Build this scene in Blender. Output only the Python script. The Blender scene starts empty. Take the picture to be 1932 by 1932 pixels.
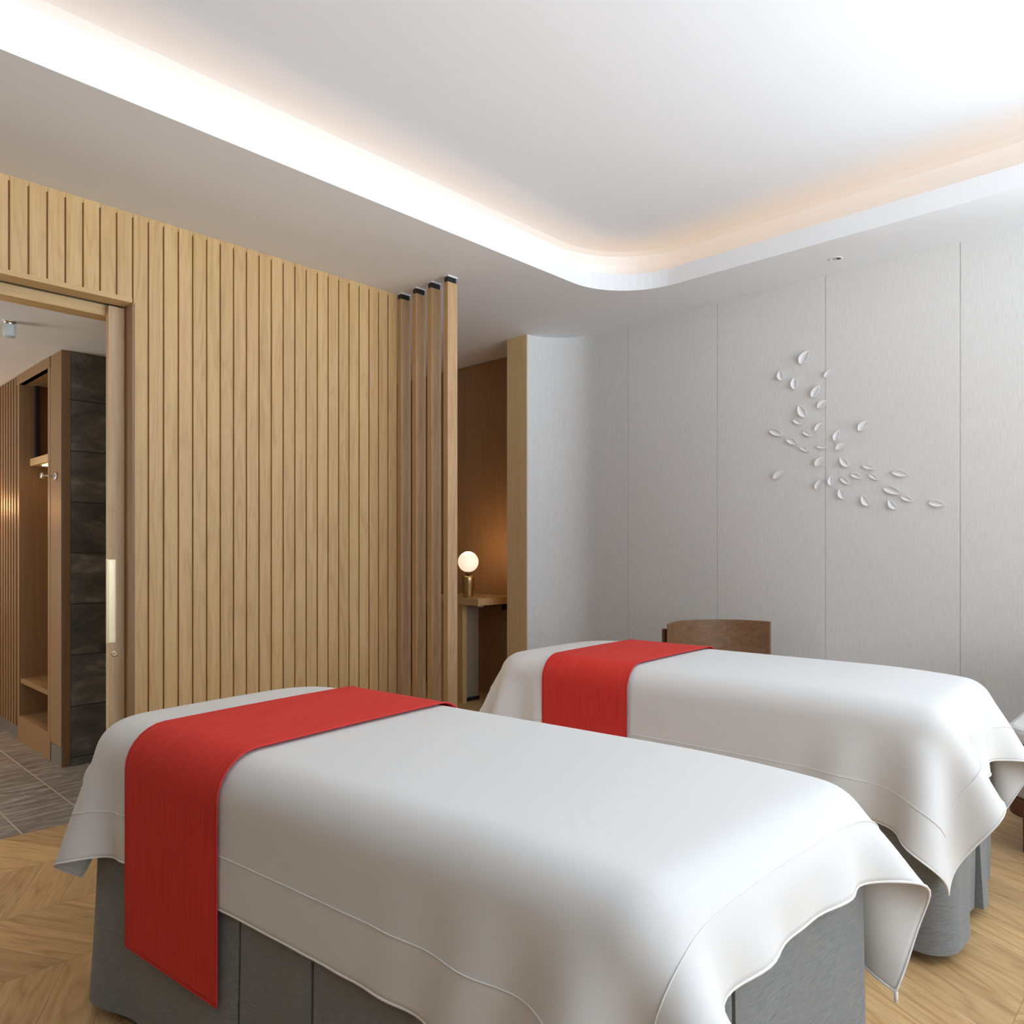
import bpy, bmesh, math, random
import numpy as np
from mathutils import Vector, Matrix
PI = math.pi
C = bpy.context.scene.collection
S = bpy.context.scene
random.seed(4)

# ------------------------------------------------------------------ camera
cam = bpy.data.cameras.new('camera'); co = bpy.data.objects.new('camera', cam); C.objects.link(co)
cam.sensor_fit = 'HORIZONTAL'; cam.sensor_width = 36.0
cam.lens = 36.0*1408.0/1932.0
cam.shift_y = 69.0/1932.0
cam.clip_start = 0.02; cam.clip_end = 100
co.location = (0, 0, 1.2)
co.rotation_euler = (PI/2, 0, math.radians(43.66-90))
S.camera = co

# ------------------------------------------------------------------ daylight and exposure
H = 2.75            # lower ceiling
WY = 3.644          # oak wall plane
RX = 4.30           # right wall plane
BY = -3.0           # window wall plane
w = bpy.data.worlds.new('sky'); S.world = w; w.use_nodes = True
bg = w.node_tree.nodes['Background']
_nt = w.node_tree; _tc = _nt.nodes.new('ShaderNodeTexCoord'); _sp = _nt.nodes.new('ShaderNodeSeparateXYZ')
_nt.links.new(_tc.outputs['Generated'], _sp.inputs[0])
_rp = _nt.nodes.new('ShaderNodeValToRGB'); _mr = _nt.nodes.new('ShaderNodeMapRange')
_mr.inputs[1].default_value = -1; _mr.inputs[2].default_value = 1
_nt.links.new(_sp.outputs[2], _mr.inputs[0]); _nt.links.new(_mr.outputs[0], _rp.inputs[0])
_e = _rp.color_ramp.elements      # invented bright ground below to light the ceiling, pale sky above
while len(_e) < 6: _e.new(.5)
for _q, (_p, _c) in zip(_e, ((0, (.10, .11, .12, 1)), (.20, (.60, .67, .75, 1)), (.29, (.96, 1.06, 1.18, 1)), (.38, (.68, .76, .85, 1)), (.48, (.36, .40, .445, 1)), (.53, (.155, .172, .193, 1)))): _q.position = _p; _q.color = _c
_nt.links.new(_rp.outputs[0], bg.inputs[0]); bg.inputs[1].default_value = 15.4
S.view_settings.view_transform = 'Standard'; S.view_settings.look = 'None'
S.view_settings.exposure = 0.17; S.view_settings.gamma = 1.0
S.view_settings.use_curve_mapping = False
WX0, WX1, WZ0, WZ1 = -0.4, 4.2, 0.80, 2.65     # opening of an added, unseen window; high sill keeps ground light off the beds
pl_ = bpy.data.lights.new('added_window_daylight', 'AREA'); pl_.shape = 'RECTANGLE'
pl_.size = WX1-WX0; pl_.size_y = WZ1-WZ0; pl_.cycles.is_portal = True
po = bpy.data.objects.new('added_window_daylight', pl_); C.objects.link(po)
po.location = ((WX0+WX1)/2, BY-0.04, (WZ0+WZ1)/2); po.rotation_euler = (PI/2, 0, 0)

SY0, SY1, SZ0, SZ1 = -2.8, -.25, .80, 2.55     # added side window in the right wall, out of view, for the floor
p2_ = bpy.data.lights.new('added_side_window_daylight', 'AREA'); p2_.shape = 'RECTANGLE'
p2_.size = SZ1-SZ0; p2_.size_y = SY1-SY0; p2_.cycles.is_portal = True
p2o = bpy.data.objects.new('added_side_window_daylight', p2_); C.objects.link(p2o)
p2o.location = (4.62, (SY0+SY1)/2, (SZ0+SZ1)/2); p2o.rotation_euler = (0, PI/2, 0)

# ------------------------------------------------------------------ node helpers
def newmat(name):
    m = bpy.data.materials.new(name); m.use_nodes = True
    nt = m.node_tree; b = nt.nodes['Principled BSDF']
    return m, nt, b
def N(nt, typ, **kw):
    n = nt.nodes.new(typ)
    for k, v in kw.items(): setattr(n, k, v)
    return n
def L(nt, a, b): nt.links.new(a, b)
def rgb(c): return (c[0], c[1], c[2], 1)
def plain(name, col, rough=0.5, metal=0.0, emit=None, es=0.0, bump=0.0, bscale=300):
    m, nt, b = newmat(name)
    b.inputs['Base Color'].default_value = rgb(col)
    b.inputs['Roughness'].default_value = rough
    b.inputs['Metallic'].default_value = metal
    if emit:
        b.inputs['Emission Color'].default_value = rgb(emit); b.inputs['Emission Strength'].default_value = es
    if bump:
        tc = N(nt, 'ShaderNodeTexCoord'); no = N(nt, 'ShaderNodeTexNoise'); no.inputs['Scale'].default_value = bscale
        L(nt, tc.outputs['Object'], no.inputs['Vector'])
        bp = N(nt, 'ShaderNodeBump'); bp.inputs['Strength'].default_value = bump; bp.inputs['Distance'].default_value = 0.002
        L(nt, no.outputs['Fac'], bp.inputs['Height']); L(nt, bp.outputs['Normal'], b.inputs['Normal'])
    return m
def math_(nt, op, a, b=None, c=None):
    n = N(nt, 'ShaderNodeMath', operation=op)
    for i, v in enumerate((a, b, c)):
        if v is None: continue
        if isinstance(v, (int, float)): n.inputs[i].default_value = v
        else: L(nt, v, n.inputs[i])
    return n.outputs[0]
def mixc(nt, fac, a, b, blend='MIX'):
    n = N(nt, 'ShaderNodeMix', data_type='RGBA', blend_type=blend)
    if isinstance(fac, (int, float)): n.inputs[0].default_value = fac
    else: L(nt, fac, n.inputs[0])
    for i, v in ((6, a), (7, b)):
        if isinstance(v, tuple): n.inputs[i].default_value = rgb(v)
        else: L(nt, v, n.inputs[i])
    return n.outputs[2]
def ramp(nt, fac, stops):
    r = N(nt, 'ShaderNodeValToRGB'); L(nt, fac, r.inputs[0])
    e = r.color_ramp.elements
    while len(e) < len(stops): e.new(0.5)
    for el, (p, c) in zip(e, stops): el.position = p; el.color = rgb(c)
    return r.outputs[0]
def grain_nodes(nt, vec, base, dark, light, figure=0.5, fine=1.0):
    """vec: coordinates whose Z runs along the grain (metres). returns colour, height"""
    mp = N(nt, 'ShaderNodeMapping'); mp.inputs['Scale'].default_value = (9, 9, 0.9); L(nt, vec, mp.inputs[0])
    n1 = N(nt, 'ShaderNodeTexNoise'); n1.inputs['Scale'].default_value = 1.0; n1.inputs['Detail'].default_value = 2.0
    L(nt, mp.outputs[0], n1.inputs['Vector'])
    rings = math_(nt, 'FRACT', math_(nt, 'MULTIPLY', n1.outputs['Fac'], 9.0))
    rings = math_(nt, 'POWER', math_(nt, 'ABSOLUTE', math_(nt, 'SUBTRACT', math_(nt, 'MULTIPLY', rings, 2.0), 1.0)), 2.2)
    mp2 = N(nt, 'ShaderNodeMapping'); mp2.inputs['Scale'].default_value = (420, 420, 9); L(nt, vec, mp2.inputs[0])
    n2 = N(nt, 'ShaderNodeTexNoise'); n2.inputs['Scale'].default_value = 1.0; n2.inputs['Detail'].default_value = 3.0
    L(nt, mp2.outputs[0], n2.inputs['Vector'])
    mp3 = N(nt, 'ShaderNodeMapping'); mp3.inputs['Scale'].default_value = (60, 60, 1.6); L(nt, vec, mp3.inputs[0])
    n3 = N(nt, 'ShaderNodeTexNoise'); n3.inputs['Scale'].default_value = 1.0; n3.inputs['Detail'].default_value = 2.0
    L(nt, mp3.outputs[0], n3.inputs['Vector'])
    c = mixc(nt, math_(nt, 'MULTIPLY', rings, figure), base, dark)
    f3 = N(nt, 'ShaderNodeMapRange'); f3.inputs[1].default_value = .35; f3.inputs[2].default_value = .7; L(nt, n3.outputs['Fac'], f3.inputs[0])
    c = mixc(nt, math_(nt, 'MULTIPLY', f3.outputs[0], 0.55), c, light)
    f2 = N(nt, 'ShaderNodeMapRange'); f2.inputs[1].default_value = .5; f2.inputs[2].default_value = .72; L(nt, n2.outputs['Fac'], f2.inputs[0])
    c = mixc(nt, math_(nt, 'MULTIPLY', f2.outputs[0], 0.45*fine), c, dark)
    return c, n2.outputs['Fac']
def bump_to(nt, b, h, strength=0.2, dist=0.001):
    bp = N(nt, 'ShaderNodeBump'); bp.inputs['Strength'].default_value = strength; bp.inputs['Distance'].default_value = dist
    L(nt, h, bp.inputs['Height']); L(nt, bp.outputs['Normal'], b.inputs['Normal'])

def oak(name, base, dark, light, rough=0.5, axis='Z', pitch=None, figure=0.5, x0=0.0, var=0.12):
    m, nt, b = newmat(name)
    tc = N(nt, 'ShaderNodeTexCoord'); sp = N(nt, 'ShaderNodeSeparateXYZ'); L(nt, tc.outputs['Object'], sp.inputs[0])
    cb = N(nt, 'ShaderNodeCombineXYZ')
    x, y, z = sp.outputs
    if axis == 'X': x, y, z = y, z, x
    if axis == 'Y': x, y, z = x, z, y
    rnd = None
    if pitch:
        idx = math_(nt, 'FLOOR', math_(nt, 'DIVIDE', math_(nt, 'SUBTRACT', x, x0), pitch))
        wn = N(nt, 'ShaderNodeTexWhiteNoise', noise_dimensions='1D'); L(nt, idx, wn.inputs['W'])
        rnd = wn.outputs['Value']
        y = math_(nt, 'ADD', y, math_(nt, 'MULTIPLY', rnd, 37.0))
        z = math_(nt, 'ADD', z, math_(nt, 'MULTIPLY', rnd, 11.0))
    L(nt, x, cb.inputs[0]); L(nt, y, cb.inputs[1]); L(nt, z, cb.inputs[2])
    c, h = grain_nodes(nt, cb.outputs[0], base, dark, light, figure)
    if rnd is not None:
        hs = N(nt, 'ShaderNodeHueSaturation'); L(nt, c, hs.inputs['Color'])
        L(nt, math_(nt, 'ADD', math_(nt, 'MULTIPLY', rnd, var*2), 1-var), hs.inputs['Value'])
        wn2 = N(nt, 'ShaderNodeTexWhiteNoise', noise_dimensions='1D'); L(nt, math_(nt, 'ADD', idx, 57.3), wn2.inputs['W'])
        L(nt, math_(nt, 'ADD', math_(nt, 'MULTIPLY', wn2.outputs['Value'], 0.008), 0.496), hs.inputs['Hue'])
        c = hs.outputs[0]
    L(nt, c, b.inputs['Base Color']); b.inputs['Roughness'].default_value = rough
    bump_to(nt, b, h, 0.12, 0.0006)
    return m

def tiles(name, u, v, tw, th, base, dark, light, grout, off=0.0, stagger=0.5, gw=0.0022, uo=0, vo=0, rough=0.45, streak=(6, 26, 6), var=.25):
    """stone tiles; u, v name the object axes of the tile length and height"""
    m, nt, b = newmat(name)
    tc = N(nt, 'ShaderNodeTexCoord'); sp = N(nt, 'ShaderNodeSeparateXYZ'); L(nt, tc.outputs['Object'], sp.inputs[0])
    ax = dict(X=sp.outputs[0], Y=sp.outputs[1], Z=sp.outputs[2])
    V = math_(nt, 'DIVIDE', math_(nt, 'SUBTRACT', ax[v], vo), th)
    row = math_(nt, 'FLOOR', V)
    U = math_(nt, 'ADD', math_(nt, 'DIVIDE', math_(nt, 'SUBTRACT', ax[u], uo), tw), math_(nt, 'MULTIPLY', math_(nt, 'MODULO', math_(nt, 'ADD', row, 40.0), 2.0), stagger))
    col = math_(nt, 'FLOOR', U)
    fu = math_(nt, 'SUBTRACT', U, col); fv = math_(nt, 'SUBTRACT', V, row)
    du = math_(nt, 'MULTIPLY', math_(nt, 'MINIMUM', fu, math_(nt, 'SUBTRACT', 1.0, fu)), tw)
    dv = math_(nt, 'MULTIPLY', math_(nt, 'MINIMUM', fv, math_(nt, 'SUBTRACT', 1.0, fv)), th)
    g = math_(nt, 'LESS_THAN', math_(nt, 'MINIMUM', du, dv), gw)
    cb = N(nt, 'ShaderNodeCombineXYZ'); L(nt, row, cb.inputs[0]); L(nt, col, cb.inputs[1])
    wn = N(nt, 'ShaderNodeTexWhiteNoise', noise_dimensions='3D'); L(nt, cb.outputs[0], wn.inputs['Vector'])
    vm = N(nt, 'ShaderNodeVectorMath', operation='MULTIPLY_ADD')
    L(nt, wn.outputs['Color'], vm.inputs[0]); vm.inputs[1].default_value = (20, 20, 20); L(nt, tc.outputs['Object'], vm.inputs[2])
    mp = N(nt, 'ShaderNodeMapping'); mp.inputs['Scale'].default_value = streak; mp.inputs['Rotation'].default_value = (0.2, 0.2, 0.15); L(nt, vm.outputs[0], mp.inputs[0])
    n1 = N(nt, 'ShaderNodeTexNoise'); n1.inputs['Scale'].default_value = 1.0; n1.inputs['Detail'].default_value = 6; n1.inputs['Roughness'].default_value = .65; n1.inputs['Distortion'].default_value = 0.6
    L(nt, mp.outputs[0], n1.inputs['Vector'])
    c = ramp(nt, n1.outputs['Fac'], [(.3, dark), (.52, base), (.72, light)])
    n2 = N(nt, 'ShaderNodeTexNoise'); n2.inputs['Scale'].default_value = 160; n2.inputs['Detail'].default_value = 2; L(nt, vm.outputs[0], n2.inputs['Vector'])
    sp2 = N(nt, 'ShaderNodeMapRange'); sp2.inputs[1].default_value = .62; sp2.inputs[2].default_value = .75; L(nt, n2.outputs['Fac'], sp2.inputs[0])
    c = mixc(nt, math_(nt, 'MULTIPLY', sp2.outputs[0], .5), c, light)
    hs = N(nt, 'ShaderNodeHueSaturation'); L(nt, c, hs.inputs['Color'])
    L(nt, math_(nt, 'ADD', math_(nt, 'MULTIPLY', wn.outputs['Value'], var*2), 1-var), hs.inputs['Value'])
    c = mixc(nt, g, hs.outputs[0], grout)
    L(nt, c, b.inputs['Base Color']); b.inputs['Roughness'].default_value = rough
    bump_to(nt, b, math_(nt, 'SUBTRACT', n1.outputs['Fac'], g), .35, .002)
    return m

def chevron(name, cw, y0, ang, pw, base, dark, light):
    m, nt, b = newmat(name)
    tc = N(nt, 'ShaderNodeTexCoord'); sp = N(nt, 'ShaderNodeSeparateXYZ'); L(nt, tc.outputs['Object'], sp.inputs[0])
    x, y, z = sp.outputs
    V = math_(nt, 'DIVIDE', math_(nt, 'SUBTRACT', y, y0), cw); row = math_(nt, 'FLOOR', V)
    par = math_(nt, 'MODULO', math_(nt, 'ADD', row, 40.0), 2.0)
    sgn = math_(nt, 'SUBTRACT', 1.0, math_(nt, 'MULTIPLY', par, 2.0))     # +1 even, -1 odd
    fv = math_(nt, 'SUBTRACT', V, row)
    yl = math_(nt, 'MULTIPLY', fv, cw)
    # distance along x of plank line through the point: x - sgn*y/tan(ang) mirrored about seams
    yy = math_(nt, 'ADD', math_(nt, 'MULTIPLY', math_(nt, 'SUBTRACT', 1.0, par), yl), math_(nt, 'MULTIPLY', par, math_(nt, 'SUBTRACT', cw, yl)))
    xs = math_(nt, 'SUBTRACT', x, math_(nt, 'DIVIDE', yy, math.tan(ang)))
    pxw = pw/math.sin(ang)
    P = math_(nt, 'DIVIDE', xs, pxw); pi_ = math_(nt, 'FLOOR', P); fp = math_(nt, 'SUBTRACT', P, pi_)
    de = math_(nt, 'MULTIPLY', math_(nt, 'MINIMUM', fp, math_(nt, 'SUBTRACT', 1.0, fp)), pw)
    ds = math_(nt, 'MULTIPLY', math_(nt, 'MINIMUM', fv, math_(nt, 'SUBTRACT', 1.0, fv)), cw)
    g = math_(nt, 'LESS_THAN', math_(nt, 'MINIMUM', de, ds), 0.0008)
    cb = N(nt, 'ShaderNodeCombineXYZ'); L(nt, row, cb.inputs[0]); L(nt, pi_, cb.inputs[1])
    wn = N(nt, 'ShaderNodeTexWhiteNoise', noise_dimensions='3D'); L(nt, cb.outputs[0], wn.inputs['Vector'])
    # grain coordinates: across and along the plank
    across = math_(nt, 'MULTIPLY', xs, math.sin(ang))
    along = math_(nt, 'ADD', math_(nt, 'DIVIDE', yy, math.sin(ang)), math_(nt, 'MULTIPLY', xs, math.cos(ang)))
    gv = N(nt, 'ShaderNodeCombineXYZ'); L(nt, across, gv.inputs[0])
    L(nt, math_(nt, 'MULTIPLY', wn.outputs['Value'], 50.0), gv.inputs[1]); L(nt, math_(nt, 'ADD', along, math_(nt, 'MULTIPLY', wn.outputs['Value'], 23.0)), gv.inputs[2])
    sc = N(nt, 'ShaderNodeVectorMath', operation='MULTIPLY'); L(nt, gv.outputs[0], sc.inputs[0]); sc.inputs[1].default_value = (.8, .8, 1.5)
    c, h = grain_nodes(nt, sc.outputs[0], base, dark, light, figure=.8, fine=1.3)
    hs = N(nt, 'ShaderNodeHueSaturation'); L(nt, c, hs.inputs['Color'])
    L(nt, math_(nt, 'ADD', math_(nt, 'MULTIPLY', wn.outputs['Value'], .3), .85), hs.inputs['Value'])
    c = mixc(nt, math_(nt, 'MULTIPLY', g, .6), hs.outputs[0], (.10, .055, .02))
    L(nt, c, b.inputs['Base Color']); b.inputs['Roughness'].default_value = 0.42
    bump_to(nt, b, h, .15, .0005)
    return m

def fabric(name, col, col2, axis_scale=(500, 500, 8), rough=0.85, amt=0.5, sheen=0.0, bump=.15, weave=None):
    m, nt, b = newmat(name)
    tc = N(nt, 'ShaderNodeTexCoord')
    src = tc.outputs['UV'] if weave == 'UV' else tc.outputs['Object']
    mp = N(nt, 'ShaderNodeMapping'); mp.inputs['Scale'].default_value = axis_scale; L(nt, src, mp.inputs[0])
    n = N(nt, 'ShaderNodeTexNoise'); n.inputs['Scale'].default_value = 1; n.inputs['Detail'].default_value = 3; L(nt, mp.outputs[0], n.inputs['Vector'])
    r = N(nt, 'ShaderNodeMapRange'); r.inputs[1].default_value = .35; r.inputs[2].default_value = .65; L(nt, n.outputs['Fac'], r.inputs[0])
    c = mixc(nt, math_(nt, 'MULTIPLY', r.outputs[0], amt), col, col2)
    L(nt, c, b.inputs['Base Color']); b.inputs['Roughness'].default_value = rough
    if sheen: b.inputs['Sheen Weight'].default_value = sheen
    bump_to(nt, b, n.outputs['Fac'], bump, .0008)
    return m

OB, OD, OL = (.62, .405, .175), (.43, .25, .09), (.70, .50, .25)
M = {}
M['oak_wall'] = oak('oak_wall_boards', OB, OD, OL, .5, 'Z', pitch=.0694, x0=.0, figure=.38)
M['oak'] = oak('oak_plain', OB, OD, OL, .48, figure=.3)
M['oak_x'] = oak('oak_lintel', OB, OD, OL, .48, 'X', figure=.25)
M['oak_y'] = oak('oak_shelf', OB, OD, OL, .45, 'Y', figure=.25)
M['oak_fin'] = oak('oak_fin', (.55, .35, .18), (.36, .2, .09), (.68, .46, .26), .38, figure=.45)
M['oak_pillar'] = oak('oak_pillar', (.80, .56, .29), (.62, .4, .18), (.86, .64, .35), .5, figure=.2)
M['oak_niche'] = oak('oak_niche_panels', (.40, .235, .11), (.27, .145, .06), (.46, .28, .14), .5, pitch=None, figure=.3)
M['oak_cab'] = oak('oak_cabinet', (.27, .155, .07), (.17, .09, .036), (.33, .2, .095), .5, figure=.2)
M['walnut'] = oak('walnut_chair', (.20, .105, .05), (.10, .05, .022), (.30, .17, .085), .33, 'X', figure=.25)
M['walnut_dark'] = oak('walnut_base', (.13, .05, .025), (.07, .028, .014), (.17, .075, .04), .4, 'X', figure=.2)
M['chev'] = chevron('oak_chevron', .4105, .3865, math.radians(62), .135, (.58, .37, .165), (.38, .21, .08), (.72, .51, .27))
M['tile'] = tiles('stone_floor_tiles', 'Y', 'X', .54, .262, (.26, .235, .205), (.13, .125, .115), (.46, .43, .38), (.48, .43, .36), stagger=.5, uo=3.86, vo=.848, gw=.0036, streak=(7, 26, 7), var=.15)
M['stone'] = tiles('stone_wall_tiles', 'X', 'Z', .9, .2825, (.15, .15, .135), (.075, .075, .068), (.34, .33, .29), (.035, .035, .033), stagger=.5, uo=.6, vo=.045, streak=(5, 5, 9), gw=.003, rough=.6)
M['stone_plain'] = plain('stone_plinth', (.17, .15, .135), .5, bump=.3, bscale=90)
M['white_ceiling'] = plain('ceiling_paint', (.86, .875, .89), .9)
M['dim_wall'] = plain('dim_left_wall', (.06, .05, .04), .9)
M['entry_ceiling'] = plain('entry_ceiling_paint', (.80, .80, .78), .9)
M['wallpaper'] = fabric('grey_wall_covering', (.72, .71, .69), (.79, .785, .77), (260, 260, 14), .9, 1.0, bump=.12)
M['plaster'] = plain('plaster', (.72, .71, .69), .9)
M['sheet'] = fabric('white_sateen', (.79, .79, .78), (.76, .76, .75), (420, 420, 420), .75, .4, sheen=.0, bump=.05)
M['binding'] = plain('white_binding', (.88, .88, .87), .6)
M['red'] = fabric('red_linen', (.66, .026, .018), (.78, .055, .038), (260, 7, 1), .9, .7, sheen=.0, bump=.12, weave='UV')
M['skirt'] = fabric('grey_skirt_fabric', (.15, .16, .165), (.27, .28, .285), (40, 40, 1100), .7, .8, sheen=.1, bump=.25)
M['black'] = plain('black_metal', (.015, .015, .016), .4)
M['black_gap'] = plain('dark_void', (.01, .009, .008), .9)
M['white_trim'] = plain('white_trim', (.85, .85, .85), .5)
M['porcelain'] = plain('porcelain', (.88, .88, .88), .35)
M['brass'] = plain('brushed_brass', (.62, .48, .22), .28, 1.0)
M['brass_pale'] = plain('pale_brass', (.80, .71, .48), .42, 1.0)
M['chrome'] = plain('chrome', (.8, .8, .8), .12, 1.0)
M['lampbody'] = plain('lamp_body_white', (.55, .60, .62), .5)
M['globe'] = plain('opal_globe', (.9, .8, .7), .25, 0, (1.0, .74, .54), .82)
M['led'] = plain('warm_led', (1, .8, .6), .5, 0, (1.0, .56, .20), 3.4)
M['led_small'] = plain('warm_led_shelf', (1, .8, .6), .5, 0, (1.0, .62, .28), 9)
M['cream'] = fabric('cream_upholstery', (.70, .69, .66), (.76, .75, .73), (300, 300, 300), .6, .6, bump=.1)
M['taupe'] = fabric('taupe_upholstery', (.44, .40, .36), (.5, .46, .41), (300, 300, 300), .8, .6, bump=.1)
M['silver'] = plain('brushed_silver', (.6, .58, .56), .25, .9)

# ------------------------------------------------------------------ mesh helpers
def obj(name, bm, mat, parent=None, smooth=False, bevel=0.0, label=None, world=False):
    if isinstance(bm, tuple):
        me = bpy.data.meshes.new(name); me.from_pydata(bm[0], [], bm[1])
    else:
        me = bpy.data.meshes.new(name)
        bmesh.ops.recalc_face_normals(bm, faces=bm.faces)
        bm.to_mesh(me); bm.free()
    me.materials.append(mat)
    if smooth:
        for p in me.polygons: p.use_smooth = True
    o = bpy.data.objects.new(name, me); C.objects.link(o)
    if parent:
        o.parent = parent
        if world: o.matrix_parent_inverse = parent_world(parent).inverted()
    if bevel:
        md = o.modifiers.new('bevel', 'BEVEL'); md.width = bevel; md.segments = 2; md.limit_method = 'ANGLE'
        md.harden_normals = False
    if label: o['label'] = label
    return o
def parent_world(p):
    m = Matrix.LocRotScale(p.location, p.rotation_euler, p.scale)
    return parent_world(p.parent) @ p.matrix_parent_inverse @ m if p.parent else m
def empty(name, loc, rz=0.0, label=None, cat=None, group=None):
    o = bpy.data.objects.new(name, None); C.objects.link(o); o.empty_display_size = .05
    o.location = loc; o.rotation_euler = (0, 0, rz)
    if label: o['label'] = label
    if cat: o['category'] = cat
    if group: o['group'] = group
    return o
def tag(o, label, cat, group=None):
    o['label'] = label; o['category'] = cat
    if group: o['group'] = group
    return o
def struct(o, label=None):
    o['kind'] = 'structure'
    if label: o['label'] = label
    return o
def box(bm, x0, x1, y0, y1, z0, z1):
    vs = [bm.verts.new(p) for p in ((x0,y0,z0),(x1,y0,z0),(x1,y1,z0),(x0,y1,z0),(x0,y0,z1),(x1,y0,z1),(x1,y1,z1),(x0,y1,z1))]
    for f in ((0,3,2,1),(4,5,6,7),(0,1,5,4),(1,2,6,5),(2,3,7,6),(3,0,4,7)): bm.faces.new([vs[i] for i in f])
    return bm
def B(*a): return box(bmesh.new(), *a)
def lathe(prof, n=40, cx=0, cy=0):
    bm = bmesh.new(); rings = []
    for r, z in prof:
        if r < 1e-6: rings.append([bm.verts.new((cx, cy, z))])
        else: rings.append([bm.verts.new((cx+r*math.cos(2*PI*k/n), cy+r*math.sin(2*PI*k/n), z)) for k in range(n)])
    for a, b in zip(rings, rings[1:]):
        for k in range(n):
            k2 = (k+1) % n
            if len(a) == 1 and len(b) == 1: continue
            if len(a) == 1: bm.faces.new((a[0], b[k], b[k2]))
            elif len(b) == 1: bm.faces.new((a[k], a[k2], b[0]))
            else: bm.faces.new((a[k], a[k2], b[k2], b[k]))
    return bm
def tube(pts, r, n=8, closed=False):
    bm = bmesh.new(); pts = [Vector(p) for p in pts]; m = len(pts); rings = []
    up = Vector((0, 0, 1)); prev = None
    for i, p in enumerate(pts):
        a = pts[(i-1) % m] if (closed or i > 0) else p
        b = pts[(i+1) % m] if (closed or i < m-1) else p
        t = (b-a)
        if t.length < 1e-9: t = Vector((1, 0, 0))
        t.normalize()
        s = t.cross(up) if prev is None else prev - t*prev.dot(t)
        if s.length < 1e-4: s = t.cross(Vector((1, 0, 0)))
        s.normalize(); prev = s; q = t.cross(s)
        rings.append([bm.verts.new(p + r*(math.cos(2*PI*k/n)*s + math.sin(2*PI*k/n)*q)) for k in range(n)])
    rng = range(m) if closed else range(m-1)
    for i in rng:
        a, b = rings[i], rings[(i+1) % m]
        for k in range(n): bm.faces.new((a[k], a[(k+1) % n], b[(k+1) % n], b[k]))
    if not closed:
        bm.faces.new(rings[0]); bm.faces.new(rings[-1][::-1])
    return bm
def prism(pts2, z0, z1):
    """closed polygon extruded in z"""
    bm = bmesh.new()
    a = [bm.verts.new((x, y, z0)) for x, y in pts2]; b = [bm.verts.new((x, y, z1)) for x, y in pts2]
    n = len(pts2)
    for i in range(n): bm.faces.new((a[i], a[(i+1) % n], b[(i+1) % n], b[i]))
    bm.faces.new(a[::-1]); bm.faces.new(b)
    return bm

# ------------------------------------------------------------------ floors
struct(obj('floor', B(-2.2, 4.8, BY-.1, WY+.01, -.06, 0), M['chev']))
bm = bmesh.new(); box(bm, -1.2, 2.6, WY+.01, 7.4, -.06, 0)
struct(obj('floor_entry', bm, M['tile']))
struct(obj('floor_corridor', B(2.6, 4.8, WY+.01, 7.4, -.06, 0), M['oak_y']))

# ------------------------------------------------------------------ ceiling with cove
def rrect(x0, x1, y0, y1, r, n=14):
    pts = []
    for cx, cy, a0 in ((x1-r, y1-r, 0), (x0+r, y1-r, 90), (x0+r, y0+r, 180), (x1-r, y0+r, 270)):
        for k in range(n+1):
            a = math.radians(a0+90*k/n); pts.append((cx+r*math.cos(a), cy+r*math.sin(a)))
    return pts
OX0, OX1, OY0, OY1, OR = -1.25, 3.82, -1.15, 2.747, .42
inner = rrect(OX0, OX1, OY0, OY1, OR)
bm = bmesh.new()
outer = [(-2.2, BY-.1), (4.8, BY-.1), (4.8, 5.9), (2.6, 5.9), (2.6, WY+.02), (-2.2, WY+.02)]
def loop_edges(bm, pts, z):
    vs = [bm.verts.new((x, y, z)) for x, y in pts]
    return vs, [bm.edges.new((vs[i], vs[(i+1) % len(vs)])) for i in range(len(vs))]
vi, e1 = loop_edges(bm, inner, H); vo_, e2 = loop_edges(bm, outer, H)
bmesh.ops.triangle_fill(bm, use_beauty=True, edges=e1+e2)
LIP = .10; TR = .20; HC = 3.02
# lip: up the inside, over its top, and down the trough side; trough floor; outer wall
prof = [(0, H), (0, H+LIP), (.018, H+LIP), (.018, H+.02), (TR, H+.02), (TR, HC-.10), (TR-.02, HC-.05), (TR-.06, HC-.012), (TR-.11, HC)]
rings = []
for off, z in prof:
    rings.append([bm.verts.new((x, y, z)) for x, y in rrect(OX0-off, OX1+off, OY0-off, OY1+off, OR+off)])
for a, b in zip(rings, rings[1:]):
    n = len(a)
    for i in range(n): bm.faces.new((a[i], a[(i+1) % n], b[(i+1) % n], b[i]))
bm.faces.new(rings[-1])
bmesh.ops.remove_doubles(bm, verts=bm.verts, dist=1e-5)
ceil = struct(obj('ceiling', bm, M['white_ceiling']))
led = obj('cove_light_strip', tube([(x, y, H+.03) for x, y in rrect(OX0-.10, OX1+.10, OY0-.10, OY1+.10, OR+.10)], .007, 6, True), M['led'])
struct(obj('ceiling_roof', B(-2.3, 4.9, BY-.2, 6.0, 3.04, 3.1), M['plaster']))
tag(led, 'warm light strip hidden in the ceiling cove behind the white lip', 'light')
struct(obj('ceiling_entry', B(-1.2, 2.6, 3.874, 7.4, 2.29, 2.40), M['entry_ceiling']))

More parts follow.
